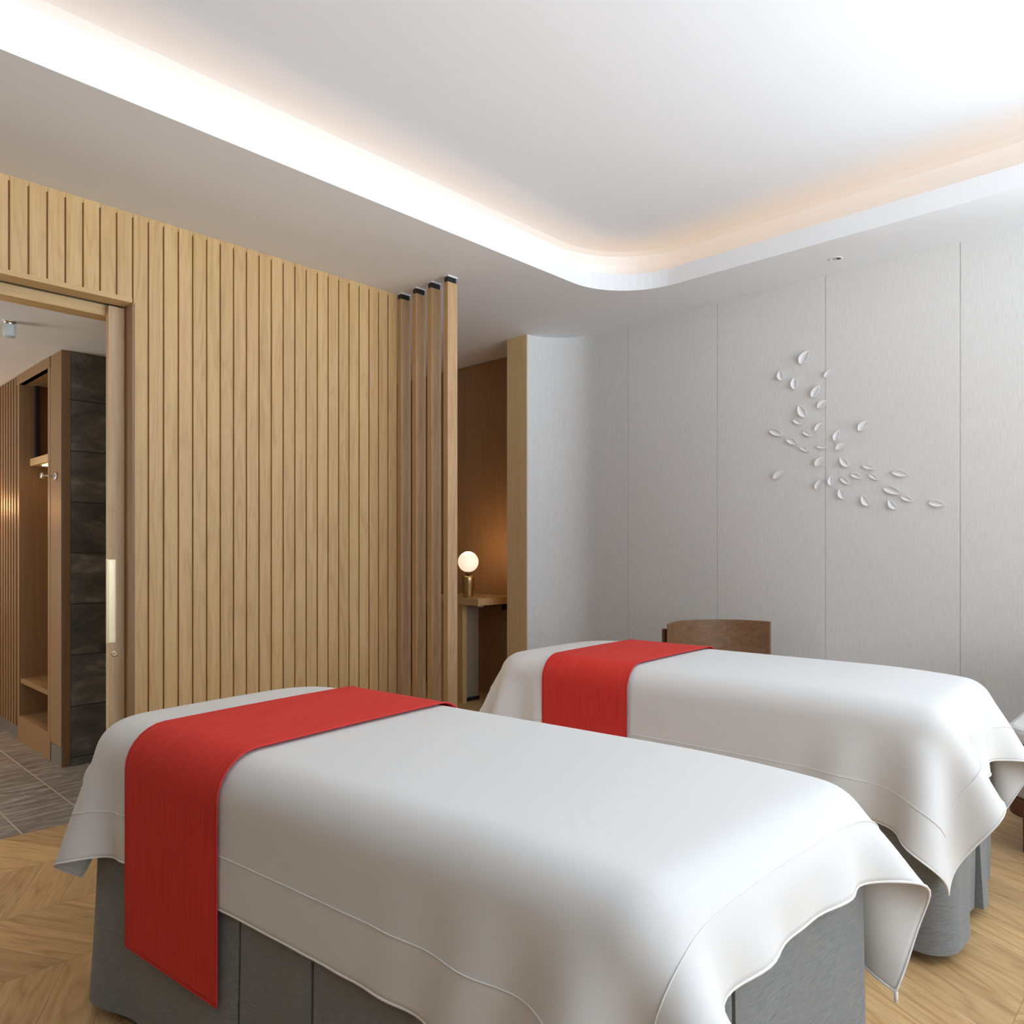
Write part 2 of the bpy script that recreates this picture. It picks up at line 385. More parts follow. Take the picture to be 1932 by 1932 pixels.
# ------------------------------------------------------------------ grey wall on the right with rounded corner
path = [(RX, SY1)]
for s in (.299, .967, 1.640, 2.313, 2.989): path += [('g', s)]
acx, acy, ar = 3.965, 3.31, .338
arc = [(acx+ar*math.cos(math.radians(a)), acy+ar*math.sin(math.radians(a))) for a in np.linspace(0, 87, 20)]
pts = []
for p in path:
    if p[0] == 'g':
        s = p[1]; pts += [(RX, s-.0022), (RX+.004, s-.0016), (RX+.004, s+.0016), (RX, s+.0022)]
    else: pts.append(p)
pts += arc
bm = bmesh.new()
lo = [bm.verts.new((x, y, 0)) for x, y in pts]; hi = [bm.verts.new((x, y, H)) for x, y in pts]
for i in range(len(pts)-1): bm.faces.new((lo[i+1], lo[i], hi[i], hi[i+1]))
wr = struct(obj('wall_right', bm, M['wallpaper']))
for p in wr.data.polygons:
    if p.center.y > 3.3: p.use_smooth = True
bm = bmesh.new()
box(bm, 4.45, 4.55, SY1, 6.0, 0, H+.3); box(bm, RX, 4.55, BY-.1, SY0, 0, H+.3)
box(bm, RX, 4.55, SY0, SY1, SZ1, H+.3); box(bm, RX, 4.55, SY0, SY1, -.02, SZ0)
box(bm, RX+.012, 4.45, SY1, SY1+.02, 0, H)
struct(obj('wall_right_backing', bm, M['plaster']))
bm = bmesh.new()
for y in (SY0, (SY0+SY1)/2, SY1-.05): box(bm, 4.46, 4.5, y, y+.05, SZ0, SZ1)
box(bm, 4.46, 4.5, SY0, SY1, SZ1-.05, SZ1); box(bm, 4.46, 4.5, SY0, SY1, SZ0, SZ0+.05)
struct(obj('added_window_2', bm, plain('window_frame_metal', (.05, .05, .05), .4)))  # frame of the added side window, never in view

# ------------------------------------------------------------------ oak board wall with door opening
DX0, DX1, DZ = -.35, 1.281, 2.333
PITCH = .0694; G = .0075; DEP = .010
bm = bmesh.new()
XE = 2.806
x1 = XE; k = 0
def board(xa, xb, z0, z1):
    box(bm, xa+G/2, xb-G/2, WY, WY+.03, z0, z1)
XS = 1.283
nb = 22
pw = (XE-XS)/nb
for i in range(nb): board(XS+i*pw, XS+(i+1)*pw, 0.0, H-.006)
x = XS; i = 0
while x > -2.15:
    z0 = DZ+.022 if x > DX0+.01 else 0
    board(x-pw, x, z0, H-.006); x -= pw
# thin margin strips that close the grooves at the top
box(bm, -2.2, XE, WY+.0035, WY+.03, H-.022, H)
wb = obj('wall_back', bm, oak('oak_wall_boards_a', OB, OD, OL, .5, 'Z', pitch=pw, x0=XS-40*pw, figure=.5, var=.045), bevel=.0008)
struct(wb)
bm = bmesh.new()
box(bm, DX1+.0, XE-.002, WY+.010, WY+.10, 0, H)
box(bm, -2.2, DX0, WY+.010, WY+.10, 0, H)
box(bm, DX0, DX1, WY+.010, WY+.09, DZ+.02, H)
box(bm, DX0, DX1, WY+.15, WY+.226, 2.295, H)
struct(obj('wall_back_groove', bm, oak('oak_groove', (.36, .17, .055), (.28, .12, .035), (.4, .2, .07), .6)))
# room behind the wall is closed by a partition
struct(obj('wall_partition', B(2.60, 2.80, WY+.10, 6.0, 0, H), M['plaster']))
struct(obj('wall_entry_outer', B(-1.3, -1.2, WY+.1, 7.4, 0, 2.5), M['plaster']))
struct(obj('wall_entry_far', B(-1.3, 2.6, 7.4, 7.5, 0, 2.5), M['plaster']))
# door lining
bm = bmesh.new()
box(bm, DX0, DX1, WY-.002, WY+.095, DZ, DZ+.022)
obj_lint = struct(obj('trim_1', bm, M['oak_x'], bevel=.0012))
struct(obj('trim_2', B(DX1-.001, DX1+.012, WY-.0015, WY+.24, 0, DZ+.0), M['oak_cab'], bevel=.001))
struct(obj('trim_3', B(DX0, DX1, WY+.135, WY+.232, 2.287, DZ+.02), M['oak_x'], bevel=.001))
struct(obj('trim_4', B(DX0, DX1, WY+.092, WY+.137, DZ+.004, DZ+.03), M['black']))

# sliding door
sd = obj('door_1', B(1.212, 2.05, WY+.098, WY+.134, .012, DZ-.004), oak('oak_door', (.62, .44, .26), (.48, .3, .155), (.7, .53, .34), .5, figure=.55), bevel=.0015)
struct(sd, 'pale oak sliding door pushed into its wall pocket')
bm = bmesh.new()
hx0, hx1, hz0, hz1, fy = 1.211, 1.243, .765, 1.147, WY+.098
box(bm, hx0, hx0+.0035, fy-.0035, fy+.02, hz0, hz1); box(bm, hx1-.003, hx1, fy-.0035, fy+.02, hz0, hz1)
box(bm, hx0, hx1, fy-.0035, fy+.001, hz0-.002, hz0+.002); box(bm, hx0, hx1, fy-.0035, fy+.001, hz1-.002, hz1+.002)
box(bm, hx0, hx1, fy-.0012, fy+.001, hz0, hz1)
box(bm, hx0-.004, hx0, fy-.002, fy+.02, hz0-.004, hz1+.004)
obj('door_handle', bm, M['brass_pale'], sd, bevel=.0006, label='long pale brass recessed pull')
bm = lathe([(0, 0), (.0155, 0), (.0155, .004), (.012, .0075), (.0095, .0075), (.009, .005), (.005, .005), (.0045, .008), (0, .008)], 28)
bmesh.ops.transform(bm, matrix=Matrix.Translation((1.236, fy, .713)) @ Matrix.Rotation(PI/2, 4, 'X'), verts=bm.verts)
obj('door_lock', bm, M['brass_pale'], sd, smooth=True, label='round brass privacy lock')
obj('door_edge_bolt', B(1.206, 1.213, WY+.112, WY+.12, .655, .661), M['chrome'], sd)

# ------------------------------------------------------------------ unseen walls of the treatment room
struct(obj('wall_left', B(-2.3, -2.2, BY-.1, WY+.1, 0, H+.3), M['dim_wall']))
bm = bmesh.new()
box(bm, -2.3, WX0, BY-.1, BY, 0, H+.3); box(bm, WX1, 4.9, BY-.1, BY, 0, H+.3)
box(bm, WX0, WX1, BY-.1, BY, WZ1, H+.3); box(bm, WX0, WX1, BY-.1, BY, 0, WZ0)
struct(obj('wall_front', bm, M['plaster']))
bm = bmesh.new()
for x in (WX0, (WX0*2+WX1)/3, (WX0+2*WX1)/3, WX1-.05): box(bm, x, x+.05, BY-.08, BY-.03, WZ0, WZ1)
box(bm, WX0, WX1, BY-.08, BY-.03, WZ0, WZ0+.05); box(bm, WX0, WX1, BY-.08, BY-.03, WZ1-.05, WZ1)
struct(obj('added_window_1', bm, M['black']))  # frame of the invented front window behind the camera

# ------------------------------------------------------------------ corridor niche
CX = 4.335
struct(obj('trim_5', B(3.978, CX+.05, WY+.006, 3.848, 0, H), M['oak_pillar'], bevel=.001), 'oak jamb where the curved grey wall ends')
bm = bmesh.new()
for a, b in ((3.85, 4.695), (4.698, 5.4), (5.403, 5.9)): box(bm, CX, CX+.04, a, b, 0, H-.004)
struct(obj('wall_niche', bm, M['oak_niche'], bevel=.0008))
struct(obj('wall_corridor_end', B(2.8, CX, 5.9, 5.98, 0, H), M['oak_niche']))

sh = empty('console_shelf', (3.885, 4.06, 0), 0, 'oak wall console in the niche carrying the globe lamp', 'console')
obj('shelf_top', B(0, .45, 0, .60, .768, .822), M['oak_y'], sh, bevel=.0015)
obj('shelf_support', B(.03, .075, .205, .46, 0, .768), M['oak'], sh, bevel=.0015)
obj('back_panel', B(.078, .235, .24, .262, .03, .768), oak('console_panel_grey', (.36, .29, .215), (.3, .235, .165), (.42, .34, .25), .6, figure=.15), sh)  # panel in its own grey tone
obj('base_plate', B(.06, .24, .235, .267, 0, .03), M['black'], sh)
ad = empty('power_adapter', (4.285, 4.14, .70), 0, 'small black power adapter fixed below the niche console', 'power adapter')
bm = B(-.05, .045, -.02, .02, .012, .0675)
obj('adapter_body', bm, M['black'], ad, bevel=.003)
obj('cable', tube([(-.05, .0, .055), (-.12, .01, .056), (-.2, .02, .058), (-.26, .03, .06)], .003), M['black'], ad)
obj('hanging_cord', tube([(.0, -.015, .015), (-.006, -.02, -.03), (-.022, -.015, -.06), (-.04, 0, -.07)], .0022), M['black'], ad)
obj('plug', B(-.29, -.245, .02, .045, .047, .0675), M['white_trim'], ad, bevel=.003, label='pale plug')

lp = empty('table_lamp', (3.972, 4.262, .822), 0, 'brass table lamp with glowing opal globe shade on the niche console', 'lamp')
obj('lamp_base', lathe([(0, 0), (.037, 0), (.0385, .004), (.041, .03), (.047, .09), (.0505, .13), (.0515, .148), (.050, .156), (.046, .162), (.036, .166), (.012, .167), (0, .167)], 48), M['brass'], lp, True)
obj('lamp_neck', lathe([(0, .166), (.0065, .167), (.0065, .178), (.024, .180), (.026, .184), (.0265, .194), (.02, .196), (0, .196)], 32), plain('dark_brass', (.22, .16, .08), .35, 1), lp, True)
gr = .0805; gz = .275
prof = [(gr*math.sin(t), gz-gr*math.cos(t)) for t in np.linspace(.34, PI-.0001, 30)]
prof = [(0, prof[0][1])]+prof; prof[-1] = (0, gz+gr)
obj('lamp_shade', lathe(prof, 48), M['globe'], lp, True, label='glowing opal glass globe')
li = bpy.data.lights.new('lamp_fill_light', 'POINT'); li.energy = 2.2; li.color = (1, .60, .30); li.shadow_soft_size = .03
lo_ = bpy.data.objects.new('lamp_fill_light', li); C.objects.link(lo_); lo_.parent = lp; lo_.location = (0.0, -0.0, gz+.0)
lp.children[2].visible_shadow = True
# the globe itself emits; an added unseen point light above it lights the niche
lo_.location = (.0, 0, gz+gr+.035)

# ------------------------------------------------------------------ oak fins at the end of the board wall
def make_fin():
    r = empty('oak_fin', (0, 0, 0))
    obj('post', B(0, .074, 0, .037, 0, 2.712), M['oak_fin'], r, bevel=.0012)
    obj('metal_cap', B(.004, .068, .004, .034, 2.712, 2.742), M['black'], r)
    obj('ceiling_plate', B(.0, .074, -.002, .039, 2.742, 2.7495), M['white_trim'], r)
    return r
def copy_tree(o, parent=None):
    c = o.copy(); C.objects.link(c)
    if parent: c.parent = parent
    for ch in o.children: copy_tree(ch, c)
    return c
fin0 = make_fin()
finl = ['vertical oak fin touching the end of the grooved oak wall', 'vertical oak fin, second out from the grooved oak wall',
        'vertical oak fin between the outermost fin and the second one', 'outermost vertical oak fin, beside the niche opening']
protos = [fin0]+[copy_tree(fin0) for _ in range(3)]
for o, yy, lb in zip(protos, (3.600, 3.457, 3.317, 3.175), finl):
    o.location = (2.801, yy, 0); tag(o, lb, 'wood fin', 'vertical oak fins beside the niche')

# ------------------------------------------------------------------ entry room seen through the door
struct(obj('wall_entry', B(1.299, 2.6, 4.605, 4.7, 0, 2.29), M['stone']))
X = 1.252
cab = empty('wardrobe', (X, 4.605, 0), 0, 'tall oak open wardrobe in the entry beside the dark stone wall', 'wardrobe')
D = .42
obj('end_post', B(.006, .046, 0, .20, 0, 2.288), M['oak_cab'], cab, bevel=.001)
obj('side_panel', B(-.0, .02, .002, .2, .107, 2.288), M['oak_cab'], cab, bevel=.001)
obj('plinth', B(.002, .02, .004, .196, 0, .103), M['stone_plain'], cab, label='small grey stone plinth')
obj('stile', B(-.002, .02, .2, .245, 0, 2.286), M['oak_cab'], cab, bevel=.001)
obj('top_rail', B(-.004, .03, .2, .91, 2.228, 2.288), M['oak_cab'], cab, bevel=.001)
obj('far_side', B(-.002, D, .855, .895, 0, 2.286), M['oak_cab'], cab, bevel=.001)
obj('bottom_rail', B(-.002, D, .245, .855, 0, .154), M['oak_cab'], cab, bevel=.001)
obj('back', B(D, D+.02, .2, .9, 0, 2.28), M['oak_cab'], cab)
obj('top_board', B(0.0, D, .2, .9, 2.228, 2.286), M['oak_cab'], cab)
obj('near_side', B(.02, D, .2, .243, 0, 2.286), M['oak_cab'], cab)
obj('shelf', B(.006, D, .245, .855, .358, .388), M['oak_cab'], cab, bevel=.001)
s2 = obj('shelf', B(.057, D, .245, .855, 1.72, 1.766), M['oak_y'], cab, bevel=.0015)
obj('shelf_light', B(.09, .115, .30, .72, 1.714, 1.7205), M['led_small'], s2, label='warm light strip')
obj('rail', B(.08, .105, .82, .852, 1.766, 2.228), M['black'], cab, label='black vertical rail')
hk = empty('coat_hook', (X, 4.70, 1.601), 0, 'chrome coat hook on the oak wardrobe side', 'coat hook')
def xl(prof, ang=-PI/2):
    bm = lathe(prof, 24); bmesh.ops.transform(bm, matrix=Matrix.Rotation(ang, 4, 'Y'), verts=bm.verts); return bm
obj('hook_plate', xl([(0, 0), (.024, 0), (.024, .005), (.012, .009), (0, .009)]), M['chrome'], hk, True)
obj('hook_peg', xl([(0, .006), (.005, .006), (.005, .062), (0, .062)]), M['chrome'], hk, True)
obj('hook_knob', xl([(0, .06), (.008, .06), (.017, .066), (.018, .070), (.012, .075), (0, .076)]), M['chrome'], hk, True)

# slatted wall beyond
sw = empty('slatted_panel', (X, 5.53, 0), 0, 'oak slatted wall panel beyond the entry wardrobe', 'wall panel')
obj('backing_board', B(.03, .05, 0, 1.6, .08, 2.29), M['oak_cab'], sw)
obj('plinth', B(.004, .05, 0, 1.6, 0, .08), M['stone_plain'], sw)
k = 0; y = .002
while y < 1.55:
    obj('slat', B(-.004, .03, y, y+.034, .082, 2.284), M['oak_cab'], sw); y += .0665; k += 1
vn = empty('vanity_counter', (.56, 6.05, 0), 0, 'grey stone vanity counter, only its end showing at the left edge', 'vanity')
obj('counter_top', B(0, .655, 0, .5, .60, .755), M['stone_plain'], vn, bevel=.004)
obj('cabinet', B(.02, .64, .03, .48, 0.0, .60), M['oak_cab'], vn, bevel=.002)

cl = empty('ceiling_spotlight', (.926, 4.224, 2.29), 0, 'small white cylinder spotlight on the entry ceiling', 'light fitting')
obj('lamp_body', lathe([(0, -.072), (.024, -.072), (.0265, -.069), (.0265, -.016), (.024, -.014)], 32), M['lampbody'], cl, True)
obj('mount', lathe([(.0235, -.015), (.0235, -.002), (.03, -.002), (.03, 0), (0, 0)], 32), M['chrome'], cl, True)
sp = bpy.data.lights.new('entry_fill_spot', 'SPOT'); sp.energy = 26; gl = bpy.data.lights.new('wall_glow_fill', 'POINT'); gl.energy = 5; gl.color = (1, .5, .2); gl.shadow_soft_size = .05; go_ = bpy.data.objects.new('wall_glow_fill', gl); C.objects.link(go_); go_.location = (1.08, 6.15, 1.5); sp.color = (1, .60, .32); sp.spot_size = math.radians(75); sp.spot_blend = .6; sp.shadow_soft_size = .02  # added unseen spot and point light, warm glow on the slats
so = bpy.data.objects.new('entry_fill_spot', sp); C.objects.link(so); so.location = (1.02, 6.12, 2.27); so.rotation_euler = (0, math.radians(8), 0)
sp = bpy.data.lights.new('entry_fill_light', 'AREA'); sp.energy = 30; sp.color = (1, .93, .84); sp.size = 1.2  # added area light without a fitting, brightens the entry
so = bpy.data.objects.new('entry_fill_light', sp); C.objects.link(so); so.location = (-1.15, 5.2, 1.2); so.rotation_euler = (0, -PI/2, 0)

# ------------------------------------------------------------------ ceiling downlight over the grey wall
dl = empty('recessed_downlight', (4.082, 1.502, H), 0, 'small round recessed downlight in the ceiling above the grey wall', 'light fitting')
obj('trim_ring', lathe([(.020, -.0005), (.030, -.003), (.034, -.002), (.035, -.0002)], 36), M['white_trim'], dl, True)
obj('reflector', lathe([(.020, -.0006), (.017, -.0008), (0, -.0012)], 36), M['silver'], dl, True)
obj('aperture', lathe([(.0125, -.0016), (.006, -.003), (0, -.003)], 24, .010, -.012), plain('bronze_aperture', (.12, .05, .03), .3, .6), dl, True)

# ------------------------------------------------------------------ cloth simulation (numpy, position based)
class Body:
    """rounded table body; local axes: x across, y along (head +), z up"""
    def __init__(s, hw, hl, top, flare=.0, infl=0.0):
        s.hw, s.hl, s.top, s.flare, s.infl = hw, hl, top, flare, infl
        s.rh, s.rf, s.rv = .19, .085, .085
    def sdf(s, P):
        x, y, z = P[..., 0], P[..., 1], P[..., 2]
        f = s.flare*np.clip(.50-z, 0, .6)
        r = np.where(y > 0, s.rh, s.rf)
        ax, ay = np.abs(x), np.abs(y)
        qx, qy = ax-(s.hw+f-r), ay-(s.hl+f-r)
        mx, my = np.maximum(qx, 0), np.maximum(qy, 0)
        d2 = np.hypot(mx, my)+np.minimum(np.maximum(qx, qy), 0)-r
        # crowned top: falls gently towards both ends
        top = s.top-.025*np.clip((ay-s.hl*.55)/(s.hl*.45), 0, 1)**2-.003*(ax/s.hw)**2
        a = d2+s.rv; b = z-(top-s.rv)
        return np.hypot(np.maximum(a, 0), np.maximum(b, 0))+np.minimum(np.maximum(a, b), 0)-s.rv-s.infl
    def grad(s, P, d):
        e = 1e-4; g = np.empty_like(P)
        for k in range(3):
            Q = P.copy(); Q[..., k] += e; g[..., k] = (s.sdf(Q)-d)/e
        return g/np.maximum(np.linalg.norm(g, axis=-1, keepdims=True), 1e-9)

def simulate(P, rest, body, steps=230, iters=17, bend=.9, fric=.5, press=None, seed=1, grav=3.6):
    nx, ny = P.shape[:2]; V = np.zeros_like(P); dt = 1/50.
    d1 = rest; dd = rest*math.sqrt(2)
    def con(A, Bv, L0, k):
        d = Bv-A; l = np.sqrt((d*d).sum(-1, keepdims=True)); c = d*(k*.5*(l-L0)/np.maximum(l, 1e-9)); A += c; Bv -= c
    def con2(A, Bv, L0, k):      # resists folding only
        d = Bv-A; l = np.sqrt((d*d).sum(-1, keepdims=True)); c = d*(k*.5*np.minimum(l-L0*.985, 0)/np.maximum(l, 1e-9)); A += c; Bv -= c
    for st in range(steps):
        V[..., 2] -= grav*dt; V *= .99 if st < steps*.75 else .93
        Q = P.copy(); P += V*dt
        for it in range(iters):
            for s in (0, 1):
                n = (nx-s)//2*2; con(P[s:s+n:2], P[s+1:s+n:2], d1, 1)
                m = (ny-s)//2*2; con(P[:, s:s+m:2], P[:, s+1:s+m:2], d1, 1)
                n = (nx-s)//2*2
                con(P[s:s+n:2, :-1], P[s+1:s+n:2, 1:], dd, .35); con(P[s:s+n:2, 1:], P[s+1:s+n:2, :-1], dd, .35)
            if it % 2 == 0:
                for s in (0, 1, 2, 3):
                    a = np.arange(s, nx-2, 4)
                    A = P[a]; Bv = P[a+2]; con(A, Bv, 2*d1, bend); P[a] = A; P[a+2] = Bv
                    a = np.arange(s, ny-2, 4)
                    A = P[:, a]; Bv = P[:, a+2]; con(A, Bv, 2*d1, bend); P[:, a] = A; P[:, a+2] = Bv
                for q4 in (4,):
                    a0_ = [np.concatenate([np.arange(s0_, nx-q4, 2*q4) for s0_ in range(b0, b0+1)]) for b0 in range(2*q4)]
                    for a in a0_:
                        if len(a):
                            A = P[a]; Bv = P[a+q4]; con2(A, Bv, q4*d1, bend*.5); P[a] = A; P[a+q4] = Bv
                    for b0 in range(2*q4):
                        a = np.arange(b0, ny-q4, 2*q4)
                        if len(a):
                            A = P[:, a]; Bv = P[:, a+q4]; con2(A, Bv, q4*d1, bend*.5); P[:, a] = A; P[:, a+q4] = Bv
            if it % 3 == 2 or it == iters-1:
                d = body.sdf(P); m = d < 0
                if m.any():
                    g = body.grad(P[m], d[m]); P[m] -= g*d[m][:, None]
                    mv = P[m]-Q[m]; tn = mv-g*(mv*g).sum(-1, keepdims=True); P[m] -= tn*fric
            if press is not None: press(P, body)
        V = (P-Q)/dt
        sp_ = np.linalg.norm(V, axis=-1, keepdims=True); V *= np.minimum(1, 2.5/np.maximum(sp_, 1e-6))
    return P

HW, HL, TOP = .382, .905, .754
NR = 0.003
def sheet_grid(wn, wf, lf, lh, rest=.021):
    """wn / wf overhang measured flat from the table edge on -x / +x, lf on -y (foot), lh on +y (head)"""
    x0, x1 = -HW-wn, HW+wf; y0, y1 = -HL-lf, HL+lh
    nx = int(round((x1-x0)/rest))+1; ny = int(round((y1-y0)/rest))+1
    X_, Y_ = np.meshgrid(x0+np.arange(nx)*rest, y0+np.arange(ny)*rest, indexing='ij')
    return np.stack([X_, Y_, np.zeros_like(X_)+TOP+.012], -1), rest
def grid_mesh(name, P, mat, parent, thick=.002, sub=1):
    nx, ny = P.shape[:2]
    vs = [tuple(map(float, p)) for p in P.reshape(-1, 3)]
    fs = [(i*ny+j, (i+1)*ny+j, (i+1)*ny+j+1, i*ny+j+1) for i in range(nx-1) for j in range(ny-1)]
    o = obj(name, (vs, fs), mat, parent, True)
    uv = o.data.uv_layers.new(name='UVMap')
    for lp_ in o.data.loops:
        v = lp_.vertex_index; uv.data[lp_.index].uv = ((v % ny)/ny*(ny*.02), (v//ny)/nx*(nx*.02))
    md = o.modifiers.new('sub', 'SUBSURF'); md.levels = sub; md.render_levels = sub
    md = o.modifiers.new('solid', 'SOLIDIFY'); md.thickness = thick; md.offset = 1
    return o
def bil(P, a, b):
    i = min(int(a), P.shape[0]-2); j = min(int(b), P.shape[1]-2); fa, fb = a-i, b-j
    return (P[i, j]*(1-fa)*(1-fb)+P[i+1, j]*fa*(1-fb)+P[i, j+1]*(1-fa)*fb+P[i+1, j+1]*fa*fb)
def grid_path(P, corners, closed, offs, step=.5):
    # normals pointing up / outward
    T1 = np.gradient(P, axis=0); T2 = np.gradient(P, axis=1); Nn = np.cross(T1, T2); Nn /= np.linalg.norm(Nn, axis=-1, keepdims=True)
    out = []
    cs = corners+([corners[0]] if closed else [])
    for (a0, b0), (a1, b1) in zip(cs, cs[1:]):
        n = max(2, int(max(abs(a1-a0), abs(b1-b0))/step))
        for k in range(n):
            a, b = a0+(a1-a0)*k/n, b0+(b1-b0)*k/n
            out.append(bil(P, a, b)+bil(Nn, a, b)*offs)
    if not closed: out.append(bil(P, *corners[-1])+bil(Nn, *corners[-1])*offs)
    return out

RUN0, RUN1 = .165, .563        # runner span along the table (towards the head)
def sheet_press(P, body):
    y = P[..., 1]
    wgt = np.clip((y-RUN0+.10)/.12, 0, 1)*np.clip((RUN1+.06-y)/.08, 0, 1)
    wgt = wgt*wgt*(3-2*wgt)
    d = body.sdf(P); g = body.grad(P, d)
    P -= g*(np.maximum(d-.003, 0)*wgt)[..., None]

# -- sheets and runners, one simulation each
body = Body(HW, HL, TOP)
def smooth_grid(P, body, n):
    for _ in range(n):
        for axx in (0, 1):
            Q = P.copy(); A = np.moveaxis(P, axx, 0); Bq = np.moveaxis(Q, axx, 0)
            Bq[1:-1] = .25*A[:-2]+.5*A[1:-1]+.25*A[2:]
            P = Q
        d = body.sdf(P); m = d < 0
        if m.any(): g = body.grad(P[m], d[m]); P[m] -= g*d[m][:, None]
    return P
def run_sheet(lf, lh, wn, wf, kick, seed):
    P, rest = sheet_grid(wn, wf, lf, lh)
    rng = np.random.RandomState(seed)
    P[..., 2] += rng.rand(*P.shape[:2])*.002
    if kick: kick(P)
    P = simulate(P, rest, body)
    P = smooth_grid(P, body, 4); sheet_press(P, body)
    return P, rest

def place_local(base, c, ang):
    r = empty(base, (c[0], c[1], 0), ang); return r

def skirt_panel(parent, s0, s1, bodyS, ends=(True, True), waves=None, zb=.035, zt=.60):
    """hanging panel following the table outline between perimeter positions s0..s1 (metres, ccw from foot centre)"""
    per = outline(bodyS)
    n = max(6, int((s1-s0)/.012)); nz = 16
    cols = []
    for i in range(n+1):
        s = s0+(s1-s0)*i/n
        p, nn = per(s); cols.append((p, nn, s))
    verts = []; faces = []
    e0 = [(cols[0][0]-cols[0][1]*.035, cols[0][1], s0)] if ends[0] else []
    e1 = [(cols[-1][0]-cols[-1][1]*.035, cols[-1][1], s1)] if ends[1] else []
    allc = e0+cols+e1
    for ci, (p, nn, s) in enumerate(allc):
        for k in range(nz+1):
            t = k/nz; z = zt+(zb-zt)*t
            fl = .0
            inner_ = (ends[0] and ci == 0) or (ends[1] and ci == len(allc)-1)
            o_ = fl+(waves(s, t) if waves and not inner_ else 0)
            q = p+nn*(o_-.012)
            verts.append((q[0], q[1], z))
    for ci in range(len(allc)-1):
        for k in range(nz):
            a = ci*(nz+1)+k; faces.append((a, a+nz+1, a+nz+2, a+1))
    o = obj('skirt_panel', (verts, faces), M['skirt'], parent, True)
    md = o.modifiers.new('solid', 'SOLIDIFY'); md.thickness = .0025; md.offset = 0
    md = o.modifiers.new('edge', 'EDGE_SPLIT'); md.split_angle = math.radians(50)
    return o
def outline(b):
    """perimeter function of the rounded table plan, s=0 at foot centre running towards +x"""
    hw, hl, rf, rh = b.hw, b.hl, b.rf, b.rh
    segs = []
    def line(p, q, n): segs.append(('l', np.array(p), np.array(q), np.array(n), math.dist(p, q)))
    def arc_(c, r, a0, a1): segs.append(('a', np.array(c), r, a0, a1, r*abs(a1-a0)))
    line((0, -hl), (hw-rf, -hl), (0, -1)); arc_((hw-rf, -hl+rf), rf, -PI/2, 0)
    line((hw, -hl+rf), (hw, hl-rh), (1, 0)); arc_((hw-rh, hl-rh), rh, 0, PI/2)
    line((hw-rh, hl), (-hw+rh, hl), (0, 1)); arc_((-hw+rh, hl-rh), rh, PI/2, PI)
    line((-hw, hl-rh), (-hw, -hl+rf), (-1, 0)); arc_((-hw+rf, -hl+rf), rf, PI, 1.5*PI)
    line((-hw+rf, -hl), (0, -hl), (0, -1))
    tot = sum(s[-1] for s in segs)
    def f(s):
        s = s % tot
        for g in segs:
            if s <= g[-1]+1e-9:
                t = s/g[-1]
                if g[0] == 'l': return g[1]+(g[2]-g[1])*t, g[3].astype(float)
                a = g[3]+(g[4]-g[3])*t; n = np.array([math.cos(a), math.sin(a)]); return g[1]+g[2]*n, n
            s -= g[-1]
        return segs[0][1], segs[0][3].astype(float)
    f.total = tot
    return f

